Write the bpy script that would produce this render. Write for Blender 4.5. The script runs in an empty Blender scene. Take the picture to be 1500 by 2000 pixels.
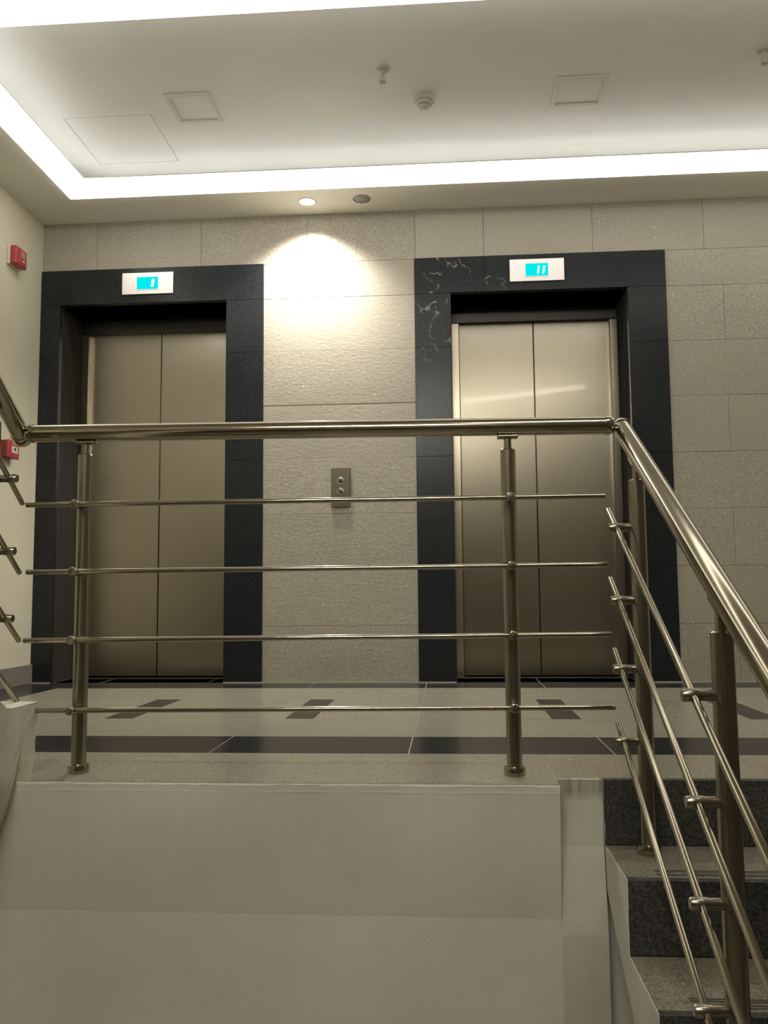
import bpy, bmesh, math, random
from mathutils import Vector, Matrix

random.seed(7)
SC = bpy.context.scene
COL = SC.collection

# ------------------------------------------------------------------ camera
def make_camera():
    yaw, pitch, roll = (math.radians(a) for a in (4.1337, 5.4308, -0.4827))
    fwd = Vector((-math.sin(yaw) * math.cos(pitch), math.cos(yaw) * math.cos(pitch), math.sin(pitch)))
    r = fwd.cross(Vector((0, 0, 1))).normalized()
    u = r.cross(fwd)
    r2 = r * math.cos(roll) + u * math.sin(roll)
    u2 = -r * math.sin(roll) + u * math.cos(roll)
    cd = bpy.data.cameras.new('camera')
    cd.sensor_fit = 'VERTICAL'
    cd.sensor_height = 36.0
    cd.lens = 36.0 * 1735.8 / 2000.0
    cd.clip_start = 0.02
    co = bpy.data.objects.new('camera', cd)
    COL.objects.link(co)
    m = Matrix((r2, u2, -fwd)).transposed().to_4x4()
    m.translation = Vector((-0.1014, -4.74, 0.453))
    co.matrix_world = m
    SC.camera = co
make_camera()

# ------------------------------------------------------------------ world, exposure, light levels
w = bpy.data.worlds.new('world')
SC.world = w
w.use_nodes = True
w.node_tree.nodes['Background'].inputs[0].default_value = (0.9, 0.95, 1.0, 1)
w.node_tree.nodes['Background'].inputs[1].default_value = 0.02
SC.view_settings.view_transform = 'Standard'
SC.view_settings.look = 'None'
SC.view_settings.gamma = 1.0
SC.view_settings.use_curve_mapping = False
SC.view_settings.exposure = 0.0
COVE_STRENGTH = 4.3
COVE_COLOR = (1.0, 0.96, 0.86, 1)
FILL_TAPE_STRENGTH = 9.5
TUBE_STRENGTH = 38.0
TUBE_FILL = 205.0
TUBE_COLOR = (1.0, 0.96, 0.84, 1)
SPOT_POWER = 160.0
SPOT_COLOR = (1.0, 0.95, 0.84)

# ------------------------------------------------------------------ key dimensions (metres)
HC = 2.578            # ceiling height above the lobby floor
XL, XR = -2.375, 3.2  # left wall, far right wall
YEDGE = -2.53         # edge of the landing
YSTAIR = -2.464       # first riser
RISE, GOING = 0.157, 0.268
XS0, XS1 = 0.272, 1.50  # descending flight
ZMID = -7 * RISE
YBACK = -6.4

# ------------------------------------------------------------------ materials
def new_mat(name):
    m = bpy.data.materials.new(name)
    m.use_nodes = True
    nt = m.node_tree
    return m, nt, nt.nodes['Principled BSDF']

def N(nt, t, **kw):
    n = nt.nodes.new(t)
    for k, v in kw.items():
        setattr(n, k, v)
    return n

def coords(nt):
    """object coordinates shifted per object, so alike pieces do not repeat"""
    tc = N(nt, 'ShaderNodeTexCoord')
    oi = N(nt, 'ShaderNodeObjectInfo')
    mul = N(nt, 'ShaderNodeMath', operation='MULTIPLY')
    mul.inputs[1].default_value = 37.0
    nt.links.new(oi.outputs['Random'], mul.inputs[0])
    add = N(nt, 'ShaderNodeVectorMath', operation='ADD')
    nt.links.new(tc.outputs['Object'], add.inputs[0])
    nt.links.new(mul.outputs[0], add.inputs[1])
    return add.outputs[0], oi.outputs['Random']

def ramp(nt, fac, stops):
    r = N(nt, 'ShaderNodeValToRGB')
    el = r.color_ramp.elements
    while len(el) < len(stops):
        el.new(0.5)
    for e, (p, c) in zip(el, stops):
        e.position = p
        e.color = (c[0], c[1], c[2], 1)
    nt.links.new(fac, r.inputs[0])
    return r.outputs[0]

def granite(name, dark, mid, light, rough, scale=220.0, bump=0.0, vary=0.06, bump_scale=70.0, fleck=None, coat=0.0, spec=0.32):
    m, nt, b = new_mat(name)
    co, rnd = coords(nt)
    n1 = N(nt, 'ShaderNodeTexNoise')
    n1.inputs['Scale'].default_value = scale
    n1.inputs['Detail'].default_value = 3
    nt.links.new(co, n1.inputs['Vector'])
    c = ramp(nt, n1.outputs['Fac'], [(0.33, dark), (0.5, mid), (0.68, light)])
    n2 = N(nt, 'ShaderNodeTexNoise')
    n2.inputs['Scale'].default_value = 3.0
    n2.inputs['Detail'].default_value = 4
    nt.links.new(co, n2.inputs['Vector'])
    hv = N(nt, 'ShaderNodeHueSaturation')
    mr = N(nt, 'ShaderNodeMapRange')
    mr.inputs['From Min'].default_value = 0.3
    mr.inputs['From Max'].default_value = 0.7
    mr.inputs['To Min'].default_value = 1 - vary
    mr.inputs['To Max'].default_value = 1 + vary
    nt.links.new(n2.outputs['Fac'], mr.inputs['Value'])
    mr2 = N(nt, 'ShaderNodeMapRange')
    mr2.inputs['To Min'].default_value = 1 - vary * 0.6
    mr2.inputs['To Max'].default_value = 1 + vary * 0.6
    nt.links.new(rnd, mr2.inputs['Value'])
    mm = N(nt, 'ShaderNodeMath', operation='MULTIPLY')
    nt.links.new(mr.outputs[0], mm.inputs[0])
    nt.links.new(mr2.outputs[0], mm.inputs[1])
    nt.links.new(mm.outputs[0], hv.inputs['Value'])
    nt.links.new(c, hv.inputs['Color'])
    out = hv.outputs[0]
    if fleck:
        v = N(nt, 'ShaderNodeTexVoronoi')
        v.inputs['Scale'].default_value = 26.0
        nt.links.new(co, v.inputs['Vector'])
        f = ramp(nt, v.outputs['Distance'], [(0.06, (1, 1, 1)), (0.13, (0, 0, 0))])
        v2 = N(nt, 'ShaderNodeTexNoise')
        v2.inputs['Scale'].default_value = 9.0
        nt.links.new(co, v2.inputs['Vector'])
        g = ramp(nt, v2.outputs['Fac'], [(0.56, (0, 0, 0)), (0.62, (1, 1, 1))])
        mu = N(nt, 'ShaderNodeMath', operation='MULTIPLY')
        nt.links.new(f, mu.inputs[0]); nt.links.new(g, mu.inputs[1])
        mx = N(nt, 'ShaderNodeMix', data_type='RGBA')
        nt.links.new(mu.outputs[0], mx.inputs['Factor'])
        nt.links.new(out, mx.inputs['A'])
        mx.inputs['B'].default_value = (*fleck, 1)
        out = mx.outputs['Result']
    nt.links.new(out, b.inputs['Base Color'])
    b.inputs['Roughness'].default_value = rough
    b.inputs['Coat Weight'].default_value = coat
    b.inputs['Coat Roughness'].default_value = 0.08
    b.inputs['Specular IOR Level'].default_value = spec
    if bump:
        n3 = N(nt, 'ShaderNodeTexNoise')
        n3.inputs['Scale'].default_value = bump_scale
        n3.inputs['Detail'].default_value = 2
        mp = N(nt, 'ShaderNodeMapping')
        mp.inputs['Scale'].default_value = (0.55, 1, 1.3)
        nt.links.new(co, mp.inputs['Vector'])
        nt.links.new(mp.outputs[0], n3.inputs['Vector'])
        bp = N(nt, 'ShaderNodeBump')
        bp.inputs['Strength'].default_value = bump
        bp.inputs['Distance'].default_value = 0.004
        nt.links.new(n3.outputs['Fac'], bp.inputs['Height'])
        nt.links.new(bp.outputs[0], b.inputs['Normal'])
    return m

def paint(name, col, rough=0.6, blotch=0.04, bump=0.08, scale=2.5):
    m, nt, b = new_mat(name)
    tc = N(nt, 'ShaderNodeTexCoord')
    n = N(nt, 'ShaderNodeTexNoise')
    n.inputs['Scale'].default_value = scale
    n.inputs['Detail'].default_value = 5
    nt.links.new(tc.outputs['Object'], n.inputs['Vector'])
    lo = tuple(c * (1 - blotch) for c in col)
    hi = tuple(min(1, c * (1 + blotch)) for c in col)
    nt.links.new(ramp(nt, n.outputs['Fac'], [(0.35, lo), (0.65, hi)]), b.inputs['Base Color'])
    b.inputs['Roughness'].default_value = rough
    n2 = N(nt, 'ShaderNodeTexNoise')
    n2.inputs['Scale'].default_value = 120
    nt.links.new(tc.outputs['Object'], n2.inputs['Vector'])
    bp = N(nt, 'ShaderNodeBump')
    bp.inputs['Strength'].default_value = bump
    bp.inputs['Distance'].default_value = 0.002
    nt.links.new(n2.outputs['Fac'], bp.inputs['Height'])
    nt.links.new(bp.outputs[0], b.inputs['Normal'])
    return m

def metal(name, col, rough, aniso=0.0, brush=None, coat=0.0, coat_rough=0.03):
    m, nt, b = new_mat(name)
    b.inputs['Metallic'].default_value = 1.0
    b.inputs['Base Color'].default_value = (*col, 1)
    b.inputs['Roughness'].default_value = rough
    b.inputs['Anisotropic'].default_value = aniso
    b.inputs['Coat Weight'].default_value = coat
    b.inputs['Coat Roughness'].default_value = coat_rough
    if brush:
        tc = N(nt, 'ShaderNodeTexCoord')
        mp = N(nt, 'ShaderNodeMapping')
        mp.inputs['Scale'].default_value = brush
        nt.links.new(tc.outputs['Object'], mp.inputs['Vector'])
        n = N(nt, 'ShaderNodeTexNoise')
        n.inputs['Scale'].default_value = 40
        n.inputs['Detail'].default_value = 4
        nt.links.new(mp.outputs[0], n.inputs['Vector'])
        mr = N(nt, 'ShaderNodeMapRange')
        mr.inputs['To Min'].default_value = rough * 0.75
        mr.inputs['To Max'].default_value = rough * 1.3
        nt.links.new(n.outputs['Fac'], mr.inputs['Value'])
        nt.links.new(mr.outputs[0], b.inputs['Roughness'])
    return m

def plastic(name, col, rough=0.35):
    m, nt, b = new_mat(name)
    tc = N(nt, 'ShaderNodeTexCoord')
    n = N(nt, 'ShaderNodeTexNoise')
    n.inputs['Scale'].default_value = 30
    nt.links.new(tc.outputs['Object'], n.inputs['Vector'])
    nt.links.new(ramp(nt, n.outputs['Fac'], [(0.3, tuple(c * 0.94 for c in col)), (0.7, col)]), b.inputs['Base Color'])
    b.inputs['Roughness'].default_value = rough
    return m

def emit(name, col, strength):
    m = bpy.data.materials.new(name)
    m.use_nodes = True
    nt = m.node_tree
    nt.nodes.remove(nt.nodes['Principled BSDF'])
    e = N(nt, 'ShaderNodeEmission')
    e.inputs[0].default_value = col if len(col) == 4 else (*col, 1)
    e.inputs[1].default_value = strength
    nt.links.new(e.outputs[0], nt.nodes['Material Output'].inputs[0])
    return m

def scuffed_black(name):
    """black polished granite with pale scratches and chalky smears"""
    m = granite(name, (0.008, 0.009, 0.011), (0.014, 0.016, 0.019), (0.024, 0.027, 0.032), 0.26, scale=160, vary=0.12)
    nt = m.node_tree
    b = nt.nodes['Principled BSDF']
    src = b.inputs['Base Color'].links[0].from_socket
    tc = N(nt, 'ShaderNodeTexCoord')
    wv = N(nt, 'ShaderNodeTexNoise')
    wv.inputs['Scale'].default_value = 5.5
    wv.inputs['Detail'].default_value = 7
    wv.inputs['Distortion'].default_value = 0.6
    geo = N(nt, 'ShaderNodeNewGeometry')
    nt.links.new(geo.outputs['Position'], wv.inputs['Vector'])
    line = ramp(nt, wv.outputs['Fac'], [(0.485, (0, 0, 0)), (0.5, (1, 1, 1)), (0.515, (0, 0, 0))])
    # keep the scratches around one worn corner of the surround
    dist = N(nt, 'ShaderNodeVectorMath', operation='DISTANCE')
    dist.inputs[1].default_value = (-0.06, 0.0, 2.12)
    nt.links.new(geo.outputs['Position'], dist.inputs[0])
    near = ramp(nt, dist.outputs['Value'], [(0.10, (0.55, 0.55, 0.55)), (0.48, (0, 0, 0))])
    n2 = N(nt, 'ShaderNodeTexNoise')
    n2.inputs['Scale'].default_value = 14
    nt.links.new(geo.outputs['Position'], n2.inputs['Vector'])
    brk = ramp(nt, n2.outputs['Fac'], [(0.45, (0, 0, 0)), (0.6, (1, 1, 1))])
    m1 = N(nt, 'ShaderNodeMath', operation='MULTIPLY')
    m2 = N(nt, 'ShaderNodeMath', operation='MULTIPLY')
    nt.links.new(line, m1.inputs[0]); nt.links.new(near, m1.inputs[1])
    nt.links.new(m1.outputs[0], m2.inputs[0]); nt.links.new(brk, m2.inputs[1])
    mx = N(nt, 'ShaderNodeMix', data_type='RGBA')
    nt.links.new(m2.outputs[0], mx.inputs['Factor'])
    nt.links.new(src, mx.inputs['A'])
    mx.inputs['B'].default_value = (0.5, 0.5, 0.48, 1)
    nt.links.new(mx.outputs['Result'], b.inputs['Base Color'])
    return m

M = {}
M['wall_granite'] = granite('wall_granite', (0.255, 0.23, 0.185), (0.395, 0.362, 0.297), (0.505, 0.468, 0.39), 0.5, 240, bump=0.32, vary=0.04, bump_scale=60, fleck=(0.75, 0.72, 0.62))
M['floor_granite'] = granite('floor_granite', (0.185, 0.172, 0.13), (0.30, 0.28, 0.22), (0.39, 0.365, 0.295), 0.24, 230, vary=0.05, fleck=(0.6, 0.58, 0.5), spec=0.22)
M['black_granite'] = granite('black_granite', (0.008, 0.009, 0.011), (0.014, 0.016, 0.019), (0.024, 0.027, 0.032), 0.26, 160, vary=0.1)
M['black_scuffed'] = scuffed_black('black_scuffed')
M['floor_black'] = granite('floor_black', (0.014, 0.014, 0.014), (0.026, 0.026, 0.025), (0.045, 0.044, 0.04), 0.22, 180, vary=0.08, spec=0.13)
M['inlay_brown'] = granite('inlay_brown', (0.02, 0.016, 0.012), (0.045, 0.036, 0.026), (0.08, 0.066, 0.05), 0.26, 180, vary=0.08, spec=0.13)
M['riser_granite'] = granite('riser_granite', (0.022, 0.022, 0.019), (0.045, 0.045, 0.039), (0.095, 0.092, 0.078), 0.42, 170, vary=0.1, fleck=(0.42, 0.4, 0.34))
M['tread_granite'] = granite('tread_granite', (0.11, 0.10, 0.078), (0.22, 0.20, 0.155), (0.33, 0.30, 0.24), 0.35, 190, vary=0.08, fleck=(0.5, 0.47, 0.38))
M['skirting_stone'] = granite('skirting_stone', (0.17, 0.155, 0.125), (0.25, 0.23, 0.19), (0.31, 0.29, 0.24), 0.4, 220, vary=0.06)
M['grout_dark'] = paint('grout_dark', (0.07, 0.065, 0.055), 0.9)
M['grout_wall'] = paint('grout_wall', (0.27, 0.245, 0.20), 0.9)
M['grout_pale'] = paint('grout_pale', (0.42, 0.40, 0.35), 0.8)
M['wall_paint'] = paint('wall_paint', (0.73, 0.685, 0.54), 0.55, 0.03)
M['dark_clad'] = granite('dark_clad', (0.07, 0.062, 0.048), (0.12, 0.105, 0.082), (0.17, 0.15, 0.12), 0.6, 120, vary=0.08)
M['plaster'] = paint('plaster', (0.72, 0.715, 0.625), 0.75, 0.07, 0.25)
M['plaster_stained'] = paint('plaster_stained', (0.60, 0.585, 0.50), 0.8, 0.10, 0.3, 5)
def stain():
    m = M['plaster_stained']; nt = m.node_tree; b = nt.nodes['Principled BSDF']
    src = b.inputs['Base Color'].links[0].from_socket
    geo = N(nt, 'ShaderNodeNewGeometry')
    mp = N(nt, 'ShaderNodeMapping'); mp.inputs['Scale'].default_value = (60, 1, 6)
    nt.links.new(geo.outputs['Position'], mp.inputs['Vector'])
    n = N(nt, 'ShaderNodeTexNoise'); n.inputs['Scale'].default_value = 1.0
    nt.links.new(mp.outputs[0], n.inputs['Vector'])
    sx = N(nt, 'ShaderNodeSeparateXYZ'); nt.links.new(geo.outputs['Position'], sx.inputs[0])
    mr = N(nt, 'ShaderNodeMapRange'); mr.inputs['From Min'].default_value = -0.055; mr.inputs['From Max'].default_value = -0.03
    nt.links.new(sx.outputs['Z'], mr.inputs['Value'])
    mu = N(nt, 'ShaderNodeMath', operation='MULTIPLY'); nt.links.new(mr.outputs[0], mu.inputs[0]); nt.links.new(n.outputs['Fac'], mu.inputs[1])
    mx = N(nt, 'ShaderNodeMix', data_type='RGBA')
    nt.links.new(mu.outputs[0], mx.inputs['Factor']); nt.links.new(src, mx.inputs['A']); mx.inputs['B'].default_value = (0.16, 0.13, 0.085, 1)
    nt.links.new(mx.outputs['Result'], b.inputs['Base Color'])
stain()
M['plaster_rough'] = paint('plaster_rough', (0.66, 0.65, 0.55), 0.8, 0.16, 0.5, 7)
M['ceiling_paint'] = paint('ceiling_paint', (0.84, 0.82, 0.755), 0.6, 0.02)
M['hatch_paint'] = paint('hatch_paint', (0.82, 0.80, 0.735), 0.55, 0.02)
M['frame_paint'] = paint('frame_paint', (0.74, 0.72, 0.66), 0.5, 0.02)
M['seam_dark'] = paint('seam_dark', (0.10, 0.095, 0.085), 0.9)
M['door_steel'] = metal('door_steel', (0.355, 0.318, 0.25), 0.30, 0.55, (1, 1, 90), coat=0.2, coat_rough=0.05)
M['jamb_steel'] = metal('jamb_steel', (0.50, 0.44, 0.35), 0.25)
M['header_steel'] = metal('header_steel', (0.11, 0.104, 0.096), 0.32)
M['rail_steel'] = metal('rail_steel', (0.36, 0.32, 0.25), 0.27)
M['rail_polished'] = metal('rail_polished', (0.42, 0.375, 0.29), 0.14)
M['plate_steel'] = metal('plate_steel', (0.12, 0.108, 0.085), 0.36, 0.3)
M['button_chrome'] = metal('button_chrome', (0.85, 0.82, 0.76), 0.22)
M['display_face'] = metal('display_face', (0.90, 0.84, 0.84), 0.42, 0.3)
M['lcd'] = emit('lcd', (0.0, 0.84, 0.86), 1.0)
M['lcd_digit'] = emit('lcd_digit', (0.9, 1.0, 1.0), 3.0)
M['cove_diffuser'] = emit('cove_diffuser', COVE_COLOR, COVE_STRENGTH)
M['fill_tape'] = emit('fill_tape', (0.92, 0.97, 1.0, 1), FILL_TAPE_STRENGTH)
M['tube'] = emit('tube', TUBE_COLOR, TUBE_STRENGTH)
M['tube_fill'] = emit('tube_fill', TUBE_COLOR, TUBE_FILL)
M['lamp_lens'] = emit('lamp_lens', (1.0, 0.95, 0.85, 1), 6.0)
M['dead_lens'] = plastic('dead_lens', (0.30, 0.29, 0.27), 0.4)
M['white_metal'] = plastic('white_metal', (0.78, 0.76, 0.70), 0.4)
M['red_plastic'] = plastic('red_plastic', (0.46, 0.06, 0.065), 0.35)
M['red_dark'] = plastic('red_dark', (0.20, 0.02, 0.022), 0.4)
M['white_label'] = plastic('white_label', (0.72, 0.66, 0.58), 0.5)
M['black_plastic'] = plastic('black_plastic', (0.02, 0.02, 0.02), 0.4)
M['grey_plastic'] = plastic('grey_plastic', (0.46, 0.45, 0.40), 0.45)
M['detector_white'] = plastic('detector_white', (0.62, 0.595, 0.52), 0.45)
M['groove_dark'] = paint('groove_dark', (0.06, 0.052, 0.04), 0.9)

# ------------------------------------------------------------------ mesh helpers
def link(name, bm, mat, parent=None, loc=(0, 0, 0), smooth=False):
    me = bpy.data.meshes.new(name)
    bmesh.ops.recalc_face_normals(bm, faces=bm.faces)
    bm.to_mesh(me)
    bm.free()
    if mat:
        me.materials.append(M[mat])
    if smooth:
        for p in me.polygons:
            p.use_smooth = True
        me.set_sharp_from_angle(angle=math.radians(38))
    o = bpy.data.objects.new(name, me)
    COL.objects.link(o)
    o.location = loc
    if parent:
        o.parent = parent
    return o

def box_bm(bm, sx, sy, sz, c=(0, 0, 0), bevel=0.0, seg=2):
    r = bmesh.ops.create_cube(bm, size=1.0)
    vs = r['verts']
    bmesh.ops.scale(bm, vec=(sx, sy, sz), verts=vs)
    bmesh.ops.translate(bm, vec=c, verts=vs)
    if bevel:
        es = list({e for v in vs for e in v.link_edges})
        bmesh.ops.bevel(bm, geom=es, offset=bevel, segments=seg, profile=0.5, affect='EDGES')

_cache = {}
def box(name, x0, x1, y0, y1, z0, z1, mat, parent=None, bevel=0.0, base=(0, 0, 0)):
    """a box between two corners (world), its origin at its centre; alike boxes share mesh data"""
    sx, sy, sz = x1 - x0, y1 - y0, z1 - z0
    key = (round(sx, 4), round(sy, 4), round(sz, 4), mat, bevel)
    loc = ((x0 + x1) / 2 - base[0], (y0 + y1) / 2 - base[1], (z0 + z1) / 2 - base[2])
    if key in _cache:
        o = bpy.data.objects.new(name, _cache[key])
        COL.objects.link(o)
        o.location = loc
        if parent:
            o.parent = parent
        return o
    bm = bmesh.new()
    box_bm(bm, sx, sy, sz, bevel=bevel, seg=1)
    o = link(name, bm, mat, parent, loc)
    _cache[key] = o.data
    return o

def tube_bm(bm, p, q, r, seg=24, caps=True, r2=None):
    p, q = Vector(p), Vector(q)
    d = q - p
    rot = d.to_track_quat('Z', 'Y').to_matrix().to_4x4()
    bmesh.ops.create_cone(bm, cap_ends=caps, segments=seg, radius1=r, radius2=r if r2 is None else r2, depth=d.length,
                          matrix=Matrix.Translation((p + q) / 2) @ rot)

def lathe_bm(bm, prof, origin=(0, 0, 0), axis=(0, 0, 1), seg=28):
    """profile of (radius, height) turned round an axis"""
    rot = Vector(axis).to_track_quat('Z', 'Y').to_matrix()
    rings = []
    for r, h in prof:
        ring = []
        for i in range(seg):
            a = 2 * math.pi * i / seg
            ring.append(bm.verts.new(Vector(origin) + rot @ Vector((r * math.cos(a), r * math.sin(a), h))))
        rings.append(ring)
    for a, b in zip(rings, rings[1:]):
        for i in range(seg):
            bm.faces.new((a[i], a[(i + 1) % seg], b[(i + 1) % seg], b[i]))
    for ring in (rings[0], rings[-1]):
        try:
            bm.faces.new(ring)
        except ValueError:
            pass

def sweep_bm(bm, pts, r, seg=20):
    """round tube through points"""
    rings = []
    n = len(pts)
    pts = [Vector(p) for p in pts]
    ref = None
    for i, p in enumerate(pts):
        d = (pts[min(i + 1, n - 1)] - pts[max(i - 1, 0)]).normalized()
        if ref is None:
            ref = d.orthogonal().normalized()
        ref = (ref - d * ref.dot(d)).normalized()
        b = d.cross(ref)
        rings.append([bm.verts.new(p + (ref * math.cos(2 * math.pi * k / seg) + b * math.sin(2 * math.pi * k / seg)) * r) for k in range(seg)])
    for a, b in zip(rings, rings[1:]):
        for k in range(seg):
            bm.faces.new((a[k], a[(k + 1) % seg], b[(k + 1) % seg], b[k]))
    bm.faces.new(rings[0]); bm.faces.new(rings[-1])

def prism_bm(bm, poly, axis, a, b):
    """extrude a 2D polygon along an axis: axis 'x' takes (y, z) points, 'y' takes (x, z), 'z' takes (x, y)"""
    def P(u, v, t):
        return {'x': (t, u, v), 'y': (u, t, v), 'z': (u, v, t)}[axis]
    A = [bm.verts.new(P(u, v, a)) for u, v in poly]
    B = [bm.verts.new(P(u, v, b)) for u, v in poly]
    n = len(poly)
    bm.faces.new(A); bm.faces.new(list(reversed(B)))
    for i in range(n):
        bm.faces.new((A[i], B[i], B[(i + 1) % n], A[(i + 1) % n]))

def holed_plate_bm(bm, xs, ys, skip, z0, z1, plane='xy'):
    """plate made of grid cells with rectangular holes; skip(cx, cy) is True inside a hole"""
    nx, ny = len(xs) - 1, len(ys) - 1
    solid = [[not skip((xs[i] + xs[i + 1]) / 2, (ys[j] + ys[j + 1]) / 2) for j in range(ny)] for i in range(nx)]
    V = {}
    def v(i, j, z):
        k = (i, j, z)
        if k not in V:
            V[k] = bm.verts.new((xs[i], ys[j], z) if plane == 'xy' else (xs[i], z, ys[j]))
        return V[k]
    for i in range(nx):
        for j in range(ny):
            if not solid[i][j]:
                continue
            for z in (z0, z1):
                bm.faces.new((v(i, j, z), v(i + 1, j, z), v(i + 1, j + 1, z), v(i, j + 1, z)))
            for di, dj, e in ((-1, 0, ((i, j), (i, j + 1))), (1, 0, ((i + 1, j), (i + 1, j + 1))), (0, -1, ((i, j), (i + 1, j))), (0, 1, ((i, j + 1), (i + 1, j + 1)))):
                ii, jj = i + di, j + dj
                if ii < 0 or jj < 0 or ii >= nx or jj >= ny or not solid[ii][jj]:
                    (a, b), (c, d) = e
                    bm.faces.new((v(a, b, z0), v(c, d, z0), v(c, d, z1), v(a, b, z1)))

def struct(o, label=None):
    o['kind'] = 'structure'
    if label:
        o['label'] = label
    return o

def thing(name, label, cat, loc=(0, 0, 0), group=None):
    o = bpy.data.objects.new(name, None)
    o.empty_display_size = 0.1
    COL.objects.link(o)
    o.location = loc
    o['label'] = label
    o['category'] = cat
    if group:
        o['group'] = group
    return o

def root(name, label):
    o = bpy.data.objects.new(name, None)
    COL.objects.link(o)
    return struct(o, label)

def rel(o, parent):
    """parent o but keep its world position (parents here are only moved, never turned)"""
    o.parent = parent
    o.location = Vector(o.location) - Vector(parent.location)
    return o

# ================================================================== SETTING
LIFTS = [dict(x0=XL, x1=-1.104, o0=-2.26, o1=-1.312), dict(x0=-0.2653, x1=1.0843, o0=-0.069, o1=0.879)]
ZF, ZO = 2.301, 2.10

# ---- back wall: backing plate with two openings, stone tiles proud of it
bm = bmesh.new()
xs = sorted({XL - 0.2, XR + 0.2, *(l['o0'] for l in LIFTS), *(l['o1'] for l in LIFTS)})
holed_plate_bm(bm, xs, [-1.4, 0.0, ZO, 3.0], lambda x, z: 0 < z < ZO and any(l['o0'] < x < l['o1'] for l in LIFTS), 0.022, 0.42, 'xz')
wall_back = struct(link('wall_back', bm, 'grout_wall'), 'grey beige speckled granite wall with two elevator entrances')

def tile_row(x0, x1, cuts, z0, z1):
    g = 0.0007
    edges = [x0] + [c for c in cuts if x0 + 0.03 < c < x1 - 0.03] + [x1]
    for a, b in zip(edges, edges[1:]):
        t = box('wall_tile', a + g, b - g, 0.0, 0.026, z0 + g, z1 - g, 'wall_granite', None, 0.0008)
        dy = random.uniform(-0.0006, 0.0006)
        t.location.y += dy
        rel(t, wall_back)

courses = [0.0, 0.3, 0.6, 0.9, 1.2, 1.5, 1.8, 2.1, ZF]
for k, (z0, z1) in enumerate(zip(courses, courses[1:])):
    tile_row(LIFTS[0]['x1'], LIFTS[1]['x0'], [], z0, z1)
    tile_row(LIFTS[1]['x1'], XR, [1.685, 2.285, 2.885] if k % 2 else [1.385, 1.985, 2.585], z0, z1)
tile_row(XL, XR, [-2.06, -1.46, -0.86, -0.26, 0.115, 0.705, 1.295, 1.895, 2.495], ZF, HC)

# ---- stone surrounds of the two elevators, each slab its own piece
def surround(n, L, mat, header_cut, label):
    t = root('trim_%d' % n, label)
    g, y0 = 0.0004, -0.012
    zs = [0.0, 0.6, 1.2, 1.8, ZO]
    for a, b in ((L['x0'], L['o0']), (L['o1'], L['x1'])):
        for z0, z1 in zip(zs, zs[1:]):
            box('stone_slab', a + g, b - g, y0, 0.022, z0 + g, z1 - g, mat, t, 0.001)
    for a, b in ((L['x0'], header_cut), (header_cut, L['x1'])):
        box('stone_slab', a + g, b - g, y0, 0.022, ZO + g, ZF - g, mat, t, 0.001)
    # reveals lining the opening
    for a, b in ((L['o0'] - 0.02, L['o0']), (L['o1'], L['o1'] + 0.02)):
        for z0, z1 in zip(zs, zs[1:]):
            box('reveal_slab', a, b, 0.0222, 0.36, z0 + g, z1 - g, mat, t)
    box('reveal_slab', L['o0'] - 0.02, L['o1'] + 0.02, 0.0222, 0.36, ZO, ZO + 0.02, mat, t)
    return t
surround(1, LIFTS[0], 'black_granite', -2.06, 'polished black granite surround of the elevator beside the painted side wall')
surround(2, LIFTS[1], 'black_scuffed', 0.115, 'polished black granite surround with pale scratches at its upper corner')

# ---- elevator doors
def lift_door(n, L, label):
    d = root('door_%d' % n, label)
    a, b = L['o0'], L['o1']
    jw = 0.048
    mid = (a + b) / 2
    ZD = 2.022
    box('header', a + 0.001, b - 0.001, 0.285, 0.36, ZD, ZO - 0.001, 'header_steel', d, 0.002)
    for x0, x1 in ((a + 0.001, a + jw), (b - jw, b - 0.001)):
        box('jamb', x0, x1, 0.285, 0.36, 0.0, ZD, 'jamb_steel', d, 0.004)
    for x0, x1 in ((a + jw - 0.012, mid - 0.0015), (mid + 0.0015, b - jw + 0.012)):
        box('door_panel', x0, x1, 0.325, 0.35, 0.008, ZD + 0.02, 'door_steel', d, 0.003)
    box('sill', a + 0.001, b - 0.001, 0.245, 0.40, -0.03, 0.002, 'header_steel', d, 0.001)
    box('shaft_back', a - 0.04, b + 0.04, 0.40, 0.43, -0.2, 2.3, 'seam_dark', d)
    return d
lift_door(1, LIFTS[0], 'satin steel two panel elevator door next to the painted side wall')
lift_door(2, LIFTS[1], 'satin steel two panel elevator door showing 11 on the display above')

# ---- lobby floor: screed with stone pieces on it
bm = bmesh.new()
prism_bm(bm, [(XL - 0.2, 0.30), (XL - 0.2, YEDGE + 0.012), (-1.6, YEDGE + 0.012), (-1.6, YEDGE + 0.040), (0.157, YEDGE + 0.040), (0.157, YSTAIR + 0.026), (XR + 0.2, YSTAIR + 0.026), (XR + 0.2, 0.30)], 'z', -0.10, -0.0016)
floor = struct(link('floor', bm, 'grout_pale'), 'speckled granite lobby floor with dark bands and inlays')

def ftile(x0, x1, y0, y1, mat):
    if x1 - x0 < 0.004:
        return
    g = 0.0018 if mat == 'floor_black' else 0.0009
    box('floor_tile', x0 + g, x1 - g, y0 + g, y1 - g, -0.022, 0.0, mat, floor, 0.0008)

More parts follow.
